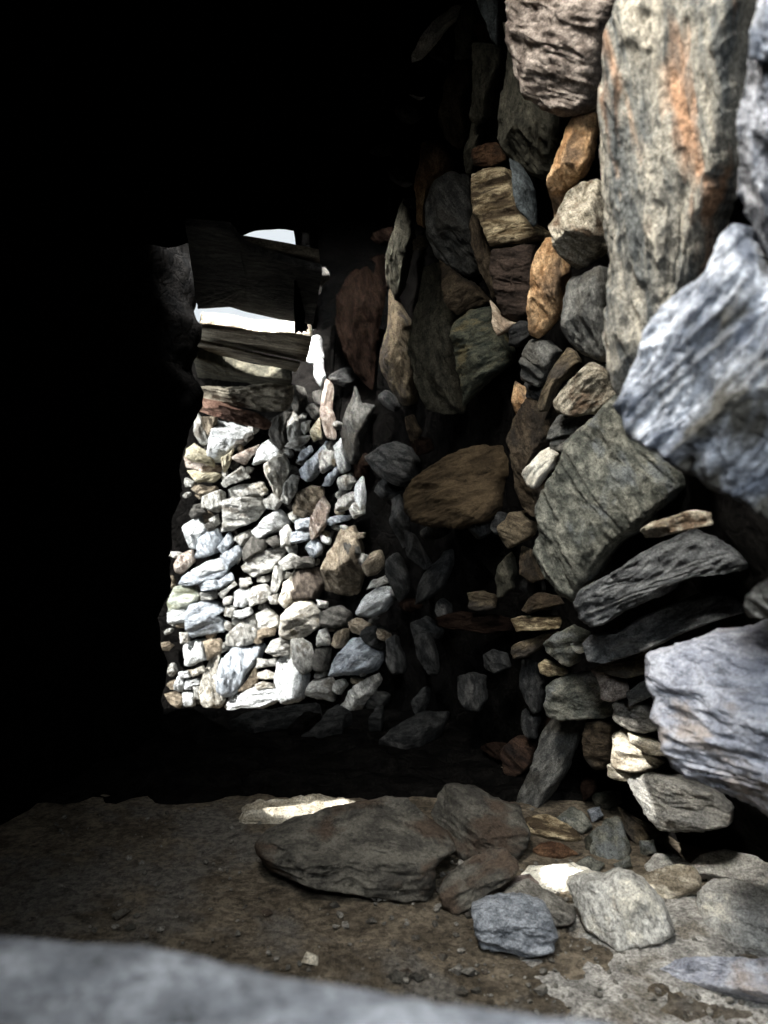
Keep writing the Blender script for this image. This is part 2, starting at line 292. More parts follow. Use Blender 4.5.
# ------------------------------------------------------------------ the plan of the wall (x, y) at eye level
PLAN = [(.47,.3),(.44,.5),(.415,.8),(.38,1.3),(.27,1.72),(.12,2.15),(.02,2.5),(-.06,2.72),(-.22,2.9),(-.5,3.03),(-.9,3.12),(-1.4,3.2),(-2.6,3.3)]
LEAN = [(.3,.5),(.8,.45),(1.3,.42),(1.8,.25),(2.3,.1),(2.8,.03),(3.3,.0)]
def lerp(tab, v, i, j):
    if v <= tab[0][i]: return tab[0][j]
    for a, b in zip(tab, tab[1:]):
        if v <= b[i]:
            f = (v-a[i])/(b[i]-a[i]); return a[j]+(b[j]-a[j])*f
    return tab[-1][j]
def WX(y, z):
    x = lerp(PLAN, y, 1, 0); k = lerp(LEAN, y, 0, 1); d = CAMZ - z
    return x + (k*d if d > 0 else .35*k*d)
def hit_wall(px, py):
    d = ray(px, py); t = .35
    def f(t): return d.x*t - WX(t, CAMZ+d.z*t)
    while t < 3.35 and f(t) < 0: t += .01
    a, b = t-.01, t
    for _ in range(12):
        m = (a+b)/2
        if f(m) < 0: a = m
        else: b = m
    return CAM + d*b
def wall_normal(p):
    e = .03
    t1 = Vector((WX(p.y+e, p.z)-WX(p.y-e, p.z), 2*e, 0)).normalized()
    if p.y > 2.95: t1 = Vector((-.97,.22,0)).normalized()
    t2 = Vector((WX(p.y, p.z+e)-WX(p.y, p.z-e), 0, 2*e)).normalized()
    n = t1.cross(t2)
    if n.dot(CAM-p) < 0: n.negate()
    return n.normalized()

# ------------------------------------------------------------------ materials
def s2l(c):
    out = []
    for v in c:
        v /= 255.0; out.append(v/12.92 if v <= .04045 else ((v+.055)/1.055)**2.4)
    return (*out, 1)
def rock(name, c1, c2, c3=None, amt3=.35, sc=30, stretch=3.0, bump=.5, rough=.85, crack=.3, spot=.35, spec=.12, var=.12):
    m = bpy.data.materials.new(name); m.use_nodes = True
    nt = m.node_tree; N = nt.nodes; L = nt.links; N.clear()
    def nd(t, **k):
        n = N.new(t)
        for a, b in k.items():
            if a in n.inputs: n.inputs[a].default_value = b
            else: setattr(n, a, b)
        return n
    out = nd('ShaderNodeOutputMaterial'); bs = nd('ShaderNodeBsdfPrincipled')
    bs.inputs['Roughness'].default_value = rough
    bs.inputs['Specular IOR Level'].default_value = spec
    L.new(bs.outputs[0], out.inputs[0])
    tc = nd('ShaderNodeTexCoord'); oi = nd('ShaderNodeObjectInfo')
    off = nd('ShaderNodeVectorMath', operation='SCALE'); 
    comb = nd('ShaderNodeCombineXYZ'); L.new(oi.outputs['Random'], comb.inputs[0]); L.new(oi.outputs['Random'], comb.inputs[1])
    L.new(comb.outputs[0], off.inputs[0]); off.inputs['Scale'].default_value = 37.0
    add = nd('ShaderNodeVectorMath', operation='ADD'); L.new(tc.outputs['Object'], add.inputs[0]); L.new(off.outputs[0], add.inputs[1])
    mp = nd('ShaderNodeMapping'); mp.inputs['Scale'].default_value = (1.0/(1+(stretch-1)*.55), 1, 1.0); L.new(add.outputs[0], mp.inputs[0])
    # warp
    w = nd('ShaderNodeTexNoise', Scale=sc*.35, Detail=3.0); L.new(mp.outputs[0], w.inputs['Vector'])
    wm = nd('ShaderNodeVectorMath', operation='SCALE'); wm.inputs['Scale'].default_value = .06*30/sc; L.new(w.outputs['Color'], wm.inputs[0])
    wa = nd('ShaderNodeVectorMath', operation='ADD'); L.new(mp.outputs[0], wa.inputs[0]); L.new(wm.outputs[0], wa.inputs[1])
    n1 = nd('ShaderNodeTexNoise', Scale=sc, Detail=8.0, Roughness=.65); L.new(wa.outputs[0], n1.inputs['Vector'])
    n2 = nd('ShaderNodeTexNoise', Scale=sc*6, Detail=6.0, Roughness=.8); L.new(add.outputs[0], n2.inputs['Vector'])
    n3 = nd('ShaderNodeTexNoise', Scale=sc*.35, Detail=4.0, Roughness=.6); L.new(wa.outputs[0], n3.inputs['Vector'])
    r1 = nd('ShaderNodeValToRGB'); r1.color_ramp.elements[0].position = .42; r1.color_ramp.elements[1].position = .60
    L.new(n1.outputs['Fac'], r1.inputs[0])
    r1.color_ramp.elements[0].color = s2l(c1); r1.color_ramp.elements[1].color = s2l(c2)
    col = r1.outputs[0]
    if c3:
        r3 = nd('ShaderNodeValToRGB'); r3.color_ramp.elements[0].position = .62-amt3*.35; r3.color_ramp.elements[1].position = .72-amt3*.35
        L.new(n3.outputs['Fac'], r3.inputs[0])
        mx = nd('ShaderNodeMix', data_type='RGBA'); L.new(r3.outputs[0], mx.inputs[0]); L.new(col, mx.inputs[6]); mx.inputs[7].default_value = s2l(c3)
        col = mx.outputs[2]
    # grain: light and dark mineral specks
    rs = nd('ShaderNodeMapRange'); rs.inputs['From Min'].default_value = .42; rs.inputs['From Max'].default_value = .58
    rs.inputs['To Min'].default_value = 1-spot; rs.inputs['To Max'].default_value = 1+spot; L.new(n2.outputs['Fac'], rs.inputs[0])
    ml = nd('ShaderNodeVectorMath', operation='SCALE'); L.new(col, ml.inputs[0]); L.new(rs.outputs[0], ml.inputs['Scale'])
    rv = nd('ShaderNodeMapRange'); rv.inputs['To Min'].default_value = 1-var; rv.inputs['To Max'].default_value = 1+var; L.new(oi.outputs['Random'], rv.inputs[0])
    ml2 = nd('ShaderNodeVectorMath', operation='SCALE'); L.new(ml.outputs[0], ml2.inputs[0]); L.new(rv.outputs[0], ml2.inputs['Scale'])
    n5 = nd('ShaderNodeTexNoise', Scale=sc*2.3, Detail=5.0, Roughness=.75); L.new(wa.outputs[0], n5.inputs['Vector'])
    pt = nd('ShaderNodeMapRange'); pt.inputs['From Min'].default_value = .36; pt.inputs['From Max'].default_value = .46
    pt.inputs['To Min'].default_value = .45; L.new(n5.outputs['Fac'], pt.inputs[0])
    ml3 = nd('ShaderNodeVectorMath', operation='SCALE'); L.new(ml2.outputs[0], ml3.inputs[0]); L.new(pt.outputs[0], ml3.inputs['Scale'])
    L.new(ml3.outputs[0], bs.inputs['Base Color'])
    # relief
    cr = nd('ShaderNodeTexVoronoi', Scale=sc*.55); cr.feature = 'DISTANCE_TO_EDGE'; L.new(wa.outputs[0], cr.inputs['Vector'])
    cm = nd('ShaderNodeMapRange'); cm.inputs['From Max'].default_value = .06; L.new(cr.outputs['Distance'], cm.inputs[0])
    a1 = nd('ShaderNodeMath', operation='MULTIPLY'); a1.inputs[1].default_value = crack; L.new(cm.outputs[0], a1.inputs[0])
    a2 = nd('ShaderNodeMath', operation='MULTIPLY_ADD'); a2.inputs[1].default_value = 1.0; L.new(n1.outputs['Fac'], a2.inputs[0]); L.new(a1.outputs[0], a2.inputs[2])
    a3 = nd('ShaderNodeMath', operation='MULTIPLY_ADD'); a3.inputs[1].default_value = .55; L.new(n2.outputs['Fac'], a3.inputs[0]); L.new(a2.outputs[0], a3.inputs[2])
    a4 = nd('ShaderNodeMath', operation='MULTIPLY_ADD'); a4.inputs[1].default_value = .8; L.new(n5.outputs['Fac'], a4.inputs[0]); L.new(a3.outputs[0], a4.inputs[2])
    bp = nd('ShaderNodeBump'); bp.inputs['Strength'].default_value = min(1, bump*1.3); bp.inputs['Distance'].default_value = .45/sc
    L.new(a4.outputs[0], bp.inputs['Height']); L.new(bp.outputs[0], bs.inputs['Normal'])
    return m
M = {}
def desat(c, f=.62):
    g = .3*c[0]+.59*c[1]+.11*c[2]; return tuple(g+(v-g)*f for v in c)
def R(k, a, b, c=None, *r, **kw):
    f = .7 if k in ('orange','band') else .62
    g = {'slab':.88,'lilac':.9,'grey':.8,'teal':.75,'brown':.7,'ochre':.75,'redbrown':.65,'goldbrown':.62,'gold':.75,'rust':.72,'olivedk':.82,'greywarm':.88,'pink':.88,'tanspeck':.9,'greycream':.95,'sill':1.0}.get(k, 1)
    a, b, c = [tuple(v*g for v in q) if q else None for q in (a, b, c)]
    M[k] = rock(k+'_rock', desat(a, f), desat(b, f), desat(c, f) if c else None, *r, **kw)
R('slab', (92,94,90), (168,156,132), (186,126,80), .3, sc=30, stretch=11, spot=.45, crack=.1)
R('speck', (58,60,66), (150,150,156), None, sc=60, stretch=1.2, spot=.6)
R('blue', (96,104,120), (188,194,206), (84,80,70), .3, sc=26, stretch=2.2, spot=.35, bump=.7)
R('lilac', (142,146,162), (196,198,210), (176,160,150), .2, sc=34, stretch=2, spot=.22)
R('pink', (124,106,92), (186,166,148), (110,92,80), .3, sc=60, stretch=1.2, spot=.4)
R('pinkdk', (84,66,58), (128,108,96), None, sc=60)
R('olive', (70,72,62), (116,114,98), (98,102,100), .3, sc=40, stretch=1.6, spot=.35, crack=.15)
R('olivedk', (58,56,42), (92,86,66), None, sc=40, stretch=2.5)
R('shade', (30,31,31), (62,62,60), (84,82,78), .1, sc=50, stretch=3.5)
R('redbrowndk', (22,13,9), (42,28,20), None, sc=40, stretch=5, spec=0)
R('teal', (62,70,72), (110,122,124), None, sc=50, stretch=2)
R('brown', (74,56,36), (122,98,66), (60,50,38), .3, sc=40, stretch=2.5)
R('brownstone', (66,62,54), (104,98,84), (84,66,50), .3, sc=26, stretch=1.5, spot=.25, crack=.1)
R('rust', (92,52,26), (146,94,52), (70,52,36), .3, sc=40, stretch=2)
R('orange', (150,104,58), (204,158,104), (110,84,58), .25, sc=45, stretch=3)
R('redbrown', (70,42,28), (118,78,52), (50,38,32), .3, sc=40, stretch=5)
R('goldbrown', (92,68,36), (136,104,60), (76,54,30), .3, sc=22, stretch=5, spot=.2)
R('ochre', (94,76,50), (142,120,84), (80,70,58), .35, sc=40, stretch=3)
R('band', (118,96,62), (202,178,130), (74,58,38), .35, sc=70, stretch=8, bump=.8)
R('gold', (64,72,58), (112,112,84), (140,124,74), .18, sc=60, stretch=3)
R('dark', (48,36,28), (74,56,44), None, sc=30)
R('grey', (78,78,74), (128,126,116), (90,86,76), .3, sc=45, stretch=2.5)
R('greydk', (66,68,70), (112,114,114), (130,130,126), .12, sc=45, stretch=3.5)
R('greywarm', (108,102,90), (160,152,136), (96,88,76), .25, sc=40, stretch=1.8)
R('tan', (150,122,92), (196,170,136), None, sc=50)
R('tanspeck', (120,108,84), (182,168,140), (110,84,58), .3, sc=60, stretch=1.5, spot=.5)
R('white', (204,194,168), (238,230,208), None, sc=60, spot=.2)
R('cream', (176,160,128), (226,212,182), (130,114,88), .25, sc=40, stretch=3)
R('greycream', (124,122,116), (172,166,152), None, sc=30, stretch=3, crack=.1)
R('palegrey', (146,142,132), (190,186,174), (206,198,176), .25, sc=40, stretch=2)
R('bluegrey', (92,98,106), (140,146,154), None, sc=50, stretch=2)
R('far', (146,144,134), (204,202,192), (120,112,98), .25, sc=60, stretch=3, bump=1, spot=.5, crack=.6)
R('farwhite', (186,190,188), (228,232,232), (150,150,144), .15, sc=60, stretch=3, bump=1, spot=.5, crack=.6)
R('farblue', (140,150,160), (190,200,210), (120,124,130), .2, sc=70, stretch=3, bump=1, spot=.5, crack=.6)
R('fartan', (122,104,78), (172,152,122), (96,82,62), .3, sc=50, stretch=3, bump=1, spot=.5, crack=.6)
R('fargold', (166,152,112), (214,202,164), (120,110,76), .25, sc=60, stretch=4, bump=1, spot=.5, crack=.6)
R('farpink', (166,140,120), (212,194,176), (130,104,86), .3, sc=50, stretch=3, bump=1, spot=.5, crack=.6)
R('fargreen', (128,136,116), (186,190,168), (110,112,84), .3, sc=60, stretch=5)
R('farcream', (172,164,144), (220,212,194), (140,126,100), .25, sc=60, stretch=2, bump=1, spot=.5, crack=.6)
R('fardk', (60,58,52), (96,92,84), None, sc=50)
R('farbrown', (64,54,44), (100,86,72), None, sc=50, stretch=4)
R('lintel', (104,94,74), (158,146,120), (80,70,54), .3, sc=30, stretch=7, crack=.1)
R('reddish', (112,72,54), (152,108,84), None, sc=30, stretch=6)
R('dirt', (92,78,58), (130,112,86), (112,104,92), .3, sc=12, stretch=1, spot=.4, bump=.6, crack=0, var=0)
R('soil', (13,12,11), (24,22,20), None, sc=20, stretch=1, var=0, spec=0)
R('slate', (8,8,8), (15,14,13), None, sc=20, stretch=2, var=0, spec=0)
R('grit', (128,123,114), (184,177,165), (122,112,96), .25, sc=30, stretch=1.2, spot=.4, crack=0, var=0)
R('sill', (136,142,152), (178,184,194), (120,124,132), .25, sc=38, stretch=1.3, spot=.3)

# ------------------------------------------------------------------ stones
def pts(s): return [tuple(float(v) for v in p.split(',')) for p in s.split()]
def area_c(P):
    A = cx = cy = 0
    for (x0,y0),(x1,y1) in zip(P, P[1:]+P[:1]):
        c = x0*y1-x1*y0; A += c; cx += (x0+x1)*c; cy += (y0+y1)*c
    A *= .5
    return cx/(6*A), cy/(6*A), abs(A)
def inside(P, x, y):
    r = False
    for (x0,y0),(x1,y1) in zip(P, P[1:]+P[:1]):
        if (y0 > y) != (y1 > y) and x < (x1-x0)*(y-y0)/(y1-y0)+x0: r = not r
    return r
ALL = []
def link(o): COL.objects.link(o); return o
def mesh_obj(name, bm, mat, loc=None, rot=None, smooth=True):
    me = bpy.data.meshes.new(name); bm.to_mesh(me); bm.free()
    for p in me.polygons: p.use_smooth = smooth
    me.materials.append(mat)
    o = bpy.data.objects.new(name, me); link(o)
    if loc is not None: o.location = loc
    if rot is not None: o.rotation_euler = rot.to_euler()
    return o

def stone_mesh(P3, org, ax, ay, n, bulge, thick, seed, npx, fac=None, fang=0):
    """P3: outline points in the plane through org. Builds a faceted, rough closed rock."""
    rnd = random.Random(seed)
    loc = [((p-org).dot(ax), (p-org).dot(ay)) for p in P3]
    # resample outline
    per = sum(math.hypot(a[0]-b[0], a[1]-b[1]) for a, b in zip(loc, loc[1:]+loc[:1]))
    NA = int(max(40, min(420, npx/1.7)))
    if npx < 260:      # break long edges of small stones into angular chips
        brk = []
        for a, b in zip(loc, loc[1:]+loc[:1]):
            brk.append(a); L_ = math.hypot(b[0]-a[0], b[1]-a[1])
            if L_ > per*.14:
                f = rnd.uniform(.35,.65); o_ = rnd.uniform(-.10,.10)*L_
                brk.append((a[0]+(b[0]-a[0])*f-(b[1]-a[1])/L_*o_, a[1]+(b[1]-a[1])*f+(b[0]-a[0])/L_*o_))
        loc = brk
    # one corner-cutting step to soften corners slightly
    q = []
    for a, b in zip(loc, loc[1:]+loc[:1]):
        q += [(a[0]*.93+b[0]*.07, a[1]*.93+b[1]*.07), (a[0]*.07+b[0]*.93, a[1]*.07+b[1]*.93)]
    seg = [math.hypot(a[0]-b[0], a[1]-b[1]) for a, b in zip(q, q[1:]+q[:1])]
    tot = sum(seg); out = []; k = 0; acc = 0
    for i in range(NA):
        d = tot*i/NA
        while acc+seg[k] < d: acc += seg[k]; k += 1
        f = (d-acc)/max(seg[k], 1e-9); a = q[k]; b = q[(k+1) % len(q)]
        out.append((a[0]+(b[0]-a[0])*f, a[1]+(b[1]-a[1])*f))
    size = math.sqrt(abs(area_c(out)[2])); cx, cy, _ = area_c(out)
    if not inside(out, cx, cy):
        cx = sum(p[0] for p in out)/NA; cy = sum(p[1] for p in out)/NA
    so = Vector((rnd.uniform(-50,50), rnd.uniform(-50,50), rnd.uniform(-50,50)))
    # ragged rim
    rim = []
    for i, (x, y) in enumerate(out):
        v = noise.fractal(Vector((x,y,0))*(7/size)+so, .9, 2.1, 4)*.022*size
        v += noise.fractal(Vector((x,y,0))*(28/size)+so, .8, 2.1, 2)*.008*size
        dx, dy = x-cx, y-cy; l = math.hypot(dx, dy)+1e-9
        rim.append((x+dx/l*v, y+dy/l*v))
    H = bulge*size
    planes = []
    if fac:
        for a, sl, h in fac: a = math.radians(a+fang); planes.append((math.cos(a)*sl, math.sin(a)*sl, H*h))
    else:
        nf = rnd.choice((3,4,4,5)); a0 = rnd.uniform(0, 6.28)
        for j in range(nf):
            a = a0 + j*6.283/nf + rnd.uniform(-.6,.6); sl = rnd.uniform(.12,.75)*bulge/.22
            planes.append((math.cos(a)*sl, math.sin(a)*sl, H*rnd.uniform(.5,1.1)))
        a = rnd.uniform(0, 6.28); planes.append((math.cos(a)*.12, math.sin(a)*.12, H*rnd.uniform(.5,.8)))
    NR = int(max(10, min(80, npx/9)))
    bm = bmesh.new(); rings = []
    def height(x, y, t):
        h = H
        for a, b, c in planes: h = min(h, c - (a*(x-cx)+b*(y-cy)))
        v = Vector((x*.4, y, 0))*(1/size)
        h += noise.fractal(v*3+so, .8, 2.1, 6)*.05*size
        r_ = 1-abs(noise.noise(v*4.5+so)*2); r2 = 1-abs(noise.noise(v*11+so)*2)
        h += (r_-.5)*.045*size + (r2-.5)*.026*size
        st = noise.noise(Vector((x*.25/size*5, y/size*5, 3))+so)*4
        fr = st-math.floor(st); h += (math.floor(st)+min(1, fr*5))/4*.085*size
        h += noise.fractal(Vector((x*.6, y, 0))*(24/size)+so, .8, 2.2, 3)*.012*size
        if t > .86: h -= ((t-.86)/.14)**2*.10*size
        return max(h, -.55*thick)
    cvert = bm.verts.new((cx, cy, height(cx, cy, 0)))
    for r in range(1, NR+1):
        t = (r/NR)**.8
        ring = []
        for (x, y) in rim:
            X = cx+(x-cx)*t; Y = cy+(y-cy)*t
            ring.append(bm.verts.new((X, Y, height(X, Y, t))))
        rings.append(ring)
    th = thick
    for (s, z) in ((1.0,-.62), (.985,-.74), (.93,-.88), (.8,-1.0)):
        ring = []
        for i, (x, y) in enumerate(rim):
            w = noise.noise(Vector((x,y,z*th))*(9/size)+so)*.02*size
            ring.append(bm.verts.new((cx+(x-cx)*s+w, cy+(y-cy)*s+w, z*th)))
        rings.append(ring)
    for i in range(NA):
        bm.faces.new((cvert, rings[0][i], rings[0][(i+1)%NA]))
    for A, B in zip(rings, rings[1:]):
        for i in range(NA):
            j = (i+1)%NA
            bm.faces.new((A[i], B[i], B[j], A[j]))
    back = bm.verts.new((cx, cy, -th))
    for i in range(NA):
        bm.faces.new((back, rings[-1][(i+1)%NA], rings[-1][i]))
    bmesh.ops.recalc_face_normals(bm, faces=bm.faces)
    return bm, size

def make_stone(name, P, mat, plane_p, n, bulge, ang, label, cat, group, seed, thick=None, fac=None, grow=1.0):
    cx, cy, A = area_c(P)
    P = [(cx+(x-cx)*grow, cy+(y-cy)*grow) for x, y in P]
    n = n.normalized()
    def on(px, py):
        d = ray(px, py); t = (plane_p-CAM).dot(n)/d.dot(n); return CAM+d*t
    P3 = [on(*p) for p in P]; org = on(cx, cy)
    a = math.radians(ang)
    q = on(cx+5*math.cos(a), cy+5*math.sin(a)*1.0)
    ax = (q-org).normalized(); ay = n.cross(ax).normalized()
    per = sum(math.dist(p, r) for p, r in zip(P, P[1:]+P[:1]))
    size = 0
    loc2 = [((p-org).dot(ax), (p-org).dot(ay)) for p in P3]
    size = math.sqrt(area_c(loc2)[2])
    th = thick if thick else max(.03, min(.10, size*.7))
    bm, sz = stone_mesh(P3, org, ax, ay, n, bulge, th, seed, per, fac, ang)
    rot = Matrix((ax, ay, n)).transposed()
    o = mesh_obj(name, bm, mat, org, rot)
    if label: o['label'] = label
    o['category'] = cat
    if group: o['group'] = group
    ALL.append(o)
    return o

FAC = {'B1':[(90,1.5,.15),(-90,.1,.6),(180,.5,1.8),(0,.2,1.3)], 'B3':[(110,1.3,.3),(-70,.15,.6)], 'B5':[(90,1.0,.5),(-90,.2,.7),(200,.4,.8)], 'B2':[(70,1.4,.4),(-95,.5,.75),(165,1.2,.7),(-10,.5,.8)],
 'B6':[(90,1.3,1.1),(-90,.1,.62),(0,.15,.8)], 'B7':[(175,.5,.75),(5,.35,.75),(85,1.3,1.6)], 'R54':[(180,.75,.6),(0,.2,.6),(-90,.6,.9)],
 'R41':[(200,.12,.6),(20,.16,.6),(-60,.3,1.0)], 'R3':[(135,.2,.7),(-50,.6,.75),(200,.3,1.0)], 'R1':[(180,1.3,3.0),(0,.05,.6),(20,.12,.9)],
 'R4':[(-80,.45,.9),(180,.7,1.0),(0,.3,.9),(90,.1,.7)], 'R47':[(100,.35,.9),(-90,.25,.9),(170,.25,.9)]}
def rows(s):
    for ln in s.strip().splitlines():
        if ln.strip(): yield [x.strip() for x in ln.split('|')]

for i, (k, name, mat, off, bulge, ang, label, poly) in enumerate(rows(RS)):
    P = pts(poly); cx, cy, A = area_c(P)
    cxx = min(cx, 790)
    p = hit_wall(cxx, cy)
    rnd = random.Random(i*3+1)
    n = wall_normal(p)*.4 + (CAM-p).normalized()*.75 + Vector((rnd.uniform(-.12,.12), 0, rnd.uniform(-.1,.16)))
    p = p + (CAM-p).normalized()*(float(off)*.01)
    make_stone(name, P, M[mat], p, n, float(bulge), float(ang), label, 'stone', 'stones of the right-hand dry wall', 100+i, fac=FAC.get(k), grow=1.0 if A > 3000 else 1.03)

# the sunlit far wall
DIRS = [(0,'right of'),(1,'just below'),(2,'left of'),(3,'just above')]
FROWS = list(rows(FS)); lm = [(area_c(pts(r[3])), r) for r in FROWS if r[2]]
ADJ = {'far':'grey','farwhite':'whitish','farblue':'blue-grey','fartan':'brownish','fargold':'yellowish','farpink':'pinkish','fargreen':'greenish','farcream':'cream','fardk':'dark','farbrown':'dark brown'}
used = {}
for i, (k, mat, short, poly) in enumerate(FROWS):
    P = pts(poly); cx, cy, A = area_c(P)
    xs = [p[0] for p in P]; ys = [p[1] for p in P]; w = max(xs)-min(xs); h = max(ys)-min(ys)
    if short: label = short + (' in the sunlit far wall' if 'wall' not in short else '')
    else:
        c = sorted(lm, key=lambda a: math.hypot(a[0][0]-cx, a[0][1]-cy))
        def rel(a):
            dx, dy = cx-a[0][0], cy-a[0][1]
            if abs(dx) > 1.7*abs(dy): return 'right of' if dx > 0 else 'left of'
            if abs(dy) > 1.7*abs(dx): return 'below' if dy > 0 else 'above'
            return ('lower' if dy > 0 else 'upper')+(' right of' if dx > 0 else ' left of')
        shape = 'flat' if w > 1.7*h else 'upright' if h > 1.5*w else 'blocky'
        sz = 'tiny' if A < 75 else 'small' if A < 170 else 'middling'
        for a in c[:4]:
            label = f"{sz} {ADJ[mat]} {shape} stone {rel(a)} the {a[1][2].replace(' stone','') if len(a[1][2].split())>7 else a[1][2]}"
            if label not in used: break
        else: print('DUP', label)
    used[label] = 1
    p = hit_wall(cx, cy)
    rnd = random.Random(i*5+2)
    n = wall_normal(p)*.6 + (CAM-p).normalized()*.4 + Vector((rnd.uniform(-.3,.3), 0, rnd.uniform(-.15,.35)))
    p = p + (CAM-p).normalized()*rnd.uniform(-.01,.03)
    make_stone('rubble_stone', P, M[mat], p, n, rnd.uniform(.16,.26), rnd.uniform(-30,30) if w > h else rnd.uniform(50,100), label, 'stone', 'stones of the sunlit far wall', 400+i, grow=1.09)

# smaller stones packed into the joints, set deeper than the face
WALLP = [pts(r[-1]) for r in rows(RS)]; FARP = [pts(r[-1]) for r in rows(FS)]; ALLP = WALLP+FARP+[pts('425,412 460,400 500,365 514,400 508,445 470,443 421,466'), pts('440,535 500,530 500,590 440,590'), pts('440,635 510,640 510,720 440,740')]
NAMED = [(area_c(pts(r[7])), r[6].split(' in the dark')[0]) for r in rows(RS)]
NAMEDF = [(area_c(pts(r[3])), r[2]) for r in FROWS if r[2]]
def near_edge(P, x, y, d):
    for (x0,y0),(x1,y1) in zip(P, P[1:]+P[:1]):
        L2 = (x1-x0)**2+(y1-y0)**2+1e-9; t = max(0, min(1, ((x-x0)*(x1-x0)+(y-y0)*(y1-y0))/L2))
        if math.hypot(x-x0-t*(x1-x0), y-y0-t*(y1-y0)) < d: return True
    return False
def fillers(region, rmin, rmax, gap, mats, back, named, group, seed, maxn, word):
    rnd = random.Random(seed); placed = []
    for _ in range(9000):
        if len(placed) >= maxn: break
        xs = [q[0] for q in region]; ys = [q[1] for q in region]
        x = rnd.uniform(min(xs), max(xs)); y = rnd.uniform(min(ys), max(ys))
        if not inside(region, x, y) or any(inside(P, x, y) or near_edge(P, x, y, gap) for P in ALLP): continue
        r = rnd.uniform(rmin, rmax)
        if any(math.hypot(x-a, y-b) < (r+c)*.85 for a, b, c in placed): continue
        placed.append((x, y, r))
        an = rnd.uniform(-.6,.6) + (1.4 if rnd.random() < .4 else 0); asp = rnd.uniform(.5,.8); m = rnd.choice((5,6,7)); P = []
        for q in range(m):
            a = 6.283*q/m+rnd.uniform(-.3,.3); u = math.cos(a)*r*rnd.uniform(.95,1.3); v = math.sin(a)*r*asp*rnd.uniform(.9,1.2)
            P.append((x+u*math.cos(an)-v*math.sin(an), y+u*math.sin(an)+v*math.cos(an)))
        p = hit_wall(x, y); p = p-(CAM-p).normalized()*back
        c = sorted(named, key=lambda a: math.hypot(a[0][0]-x, a[0][1]-y))
        def short(t):
            u = t.replace(',', '').split()[:8]
            while u[-1] in 'the at of a in under on with and to its beside by over left right below above from as near lying sticking out up down that than slanting running hugging jutting lower lowest large long dark leaning sunlit lit between green-grey glimmering alone standing edge out'.split(): u.pop()
            return ' '.join(u)
        for aa in range(5):
            dx, dy = x-c[aa][0][0], y-c[aa][0][1]
            rr = ('right of' if dx > 0 else 'left of') if abs(dx) > abs(dy) else ('below' if dy > 0 else 'above')
            label = f"{word} stone packed {rr} the {short(c[aa][1])}"
            if label not in used: break
        used[label] = 1
        n = wall_normal(p)*.5+(CAM-p).normalized()*.6+Vector((rnd.uniform(-.3,.3),0,rnd.uniform(-.2,.3)))
        make_stone('packing_stone', P, M[rnd.choice(mats)], p, n, .3, rnd.uniform(-40,90), label, 'stone', group, seed*100+len(placed), thick=.05)
    print('fillers', len(placed))
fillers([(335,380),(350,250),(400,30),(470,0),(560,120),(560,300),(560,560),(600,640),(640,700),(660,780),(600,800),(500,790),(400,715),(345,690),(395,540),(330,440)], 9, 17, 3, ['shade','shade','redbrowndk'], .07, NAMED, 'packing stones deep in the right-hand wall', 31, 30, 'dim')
fillers([(190,415),(250,425),(300,400),(330,400),(350,470),(370,560),(392,600),(370,700),(300,700),(190,705),(162,690),(166,600),(185,500)], 4, 8, 1, ['far','fardk','fartan','far'], .03, NAMEDF, 'packing stones of the sunlit wall', 47, 60, 'little')

# stones lying on the ground
def floor_pt(px, py, z=0): 
    d = ray(px, py); return CAM + d*((z-CAMZ)/d.z)
for i, (k, name, mat, bulge, ang, label, poly) in enumerate(rows(BS)):
    P = pts(poly); cx, cy, A = area_c(P)
    bot = max(P, key=lambda q: q[1]); h = bot[1]-min(q[1] for q in P)
    w = max(q[0] for q in P)-min(q[0] for q in P)
    p = floor_pt(cx, min(bot[1], 1010) - .06*h, 0)
    rnd = random.Random(i*7+3)
    flat = 'slab' in name
    el = math.radians(12 if k in ('B1','B2','B3','B6','B7','B5') else 45 if k == 'B11' else 68 if flat else 38 if w > 1.6*h else 30)
    tocam = Vector((CAM.x-p.x, CAM.y-p.y, 0)).normalized()
    n = tocam*math.cos(el) + Vector((0,0,1))*math.sin(el) + Vector((rnd.uniform(-.15,.15),0,0))
    if flat: p = p+Vector((0,0,.035 if k == 'B11' else .012))
    if k == 'B28': n = Vector((0,-.1,1))
    if k == 'B21': n = Vector((0,-.15,1))
    make_stone(name, P, M[mat], p, n, float(bulge), float(ang), label, 'stone', 'loose stones on the floor', 800+i, thick=.05 if flat else .15 if name == 'boulder' else None, fac=FAC.get(k), grow=1.02)
for i, (c, label, poly) in enumerate(rows(PEB)):
    P = pts(poly); cx, cy, A = area_c(P); y1 = max(q[1] for q in P)
    p = floor_pt(cx, y1-1.5, 0)
    make_stone('pebble', P, M[{'pale':'cream','brown':'brownstone','grey':'greywarm'}[c]], p, Vector((0,-.85,.5)), .5, 10, label, 'pebble', 'pebbles on the dirt floor', 900+i, grow=1.3, thick=.02)

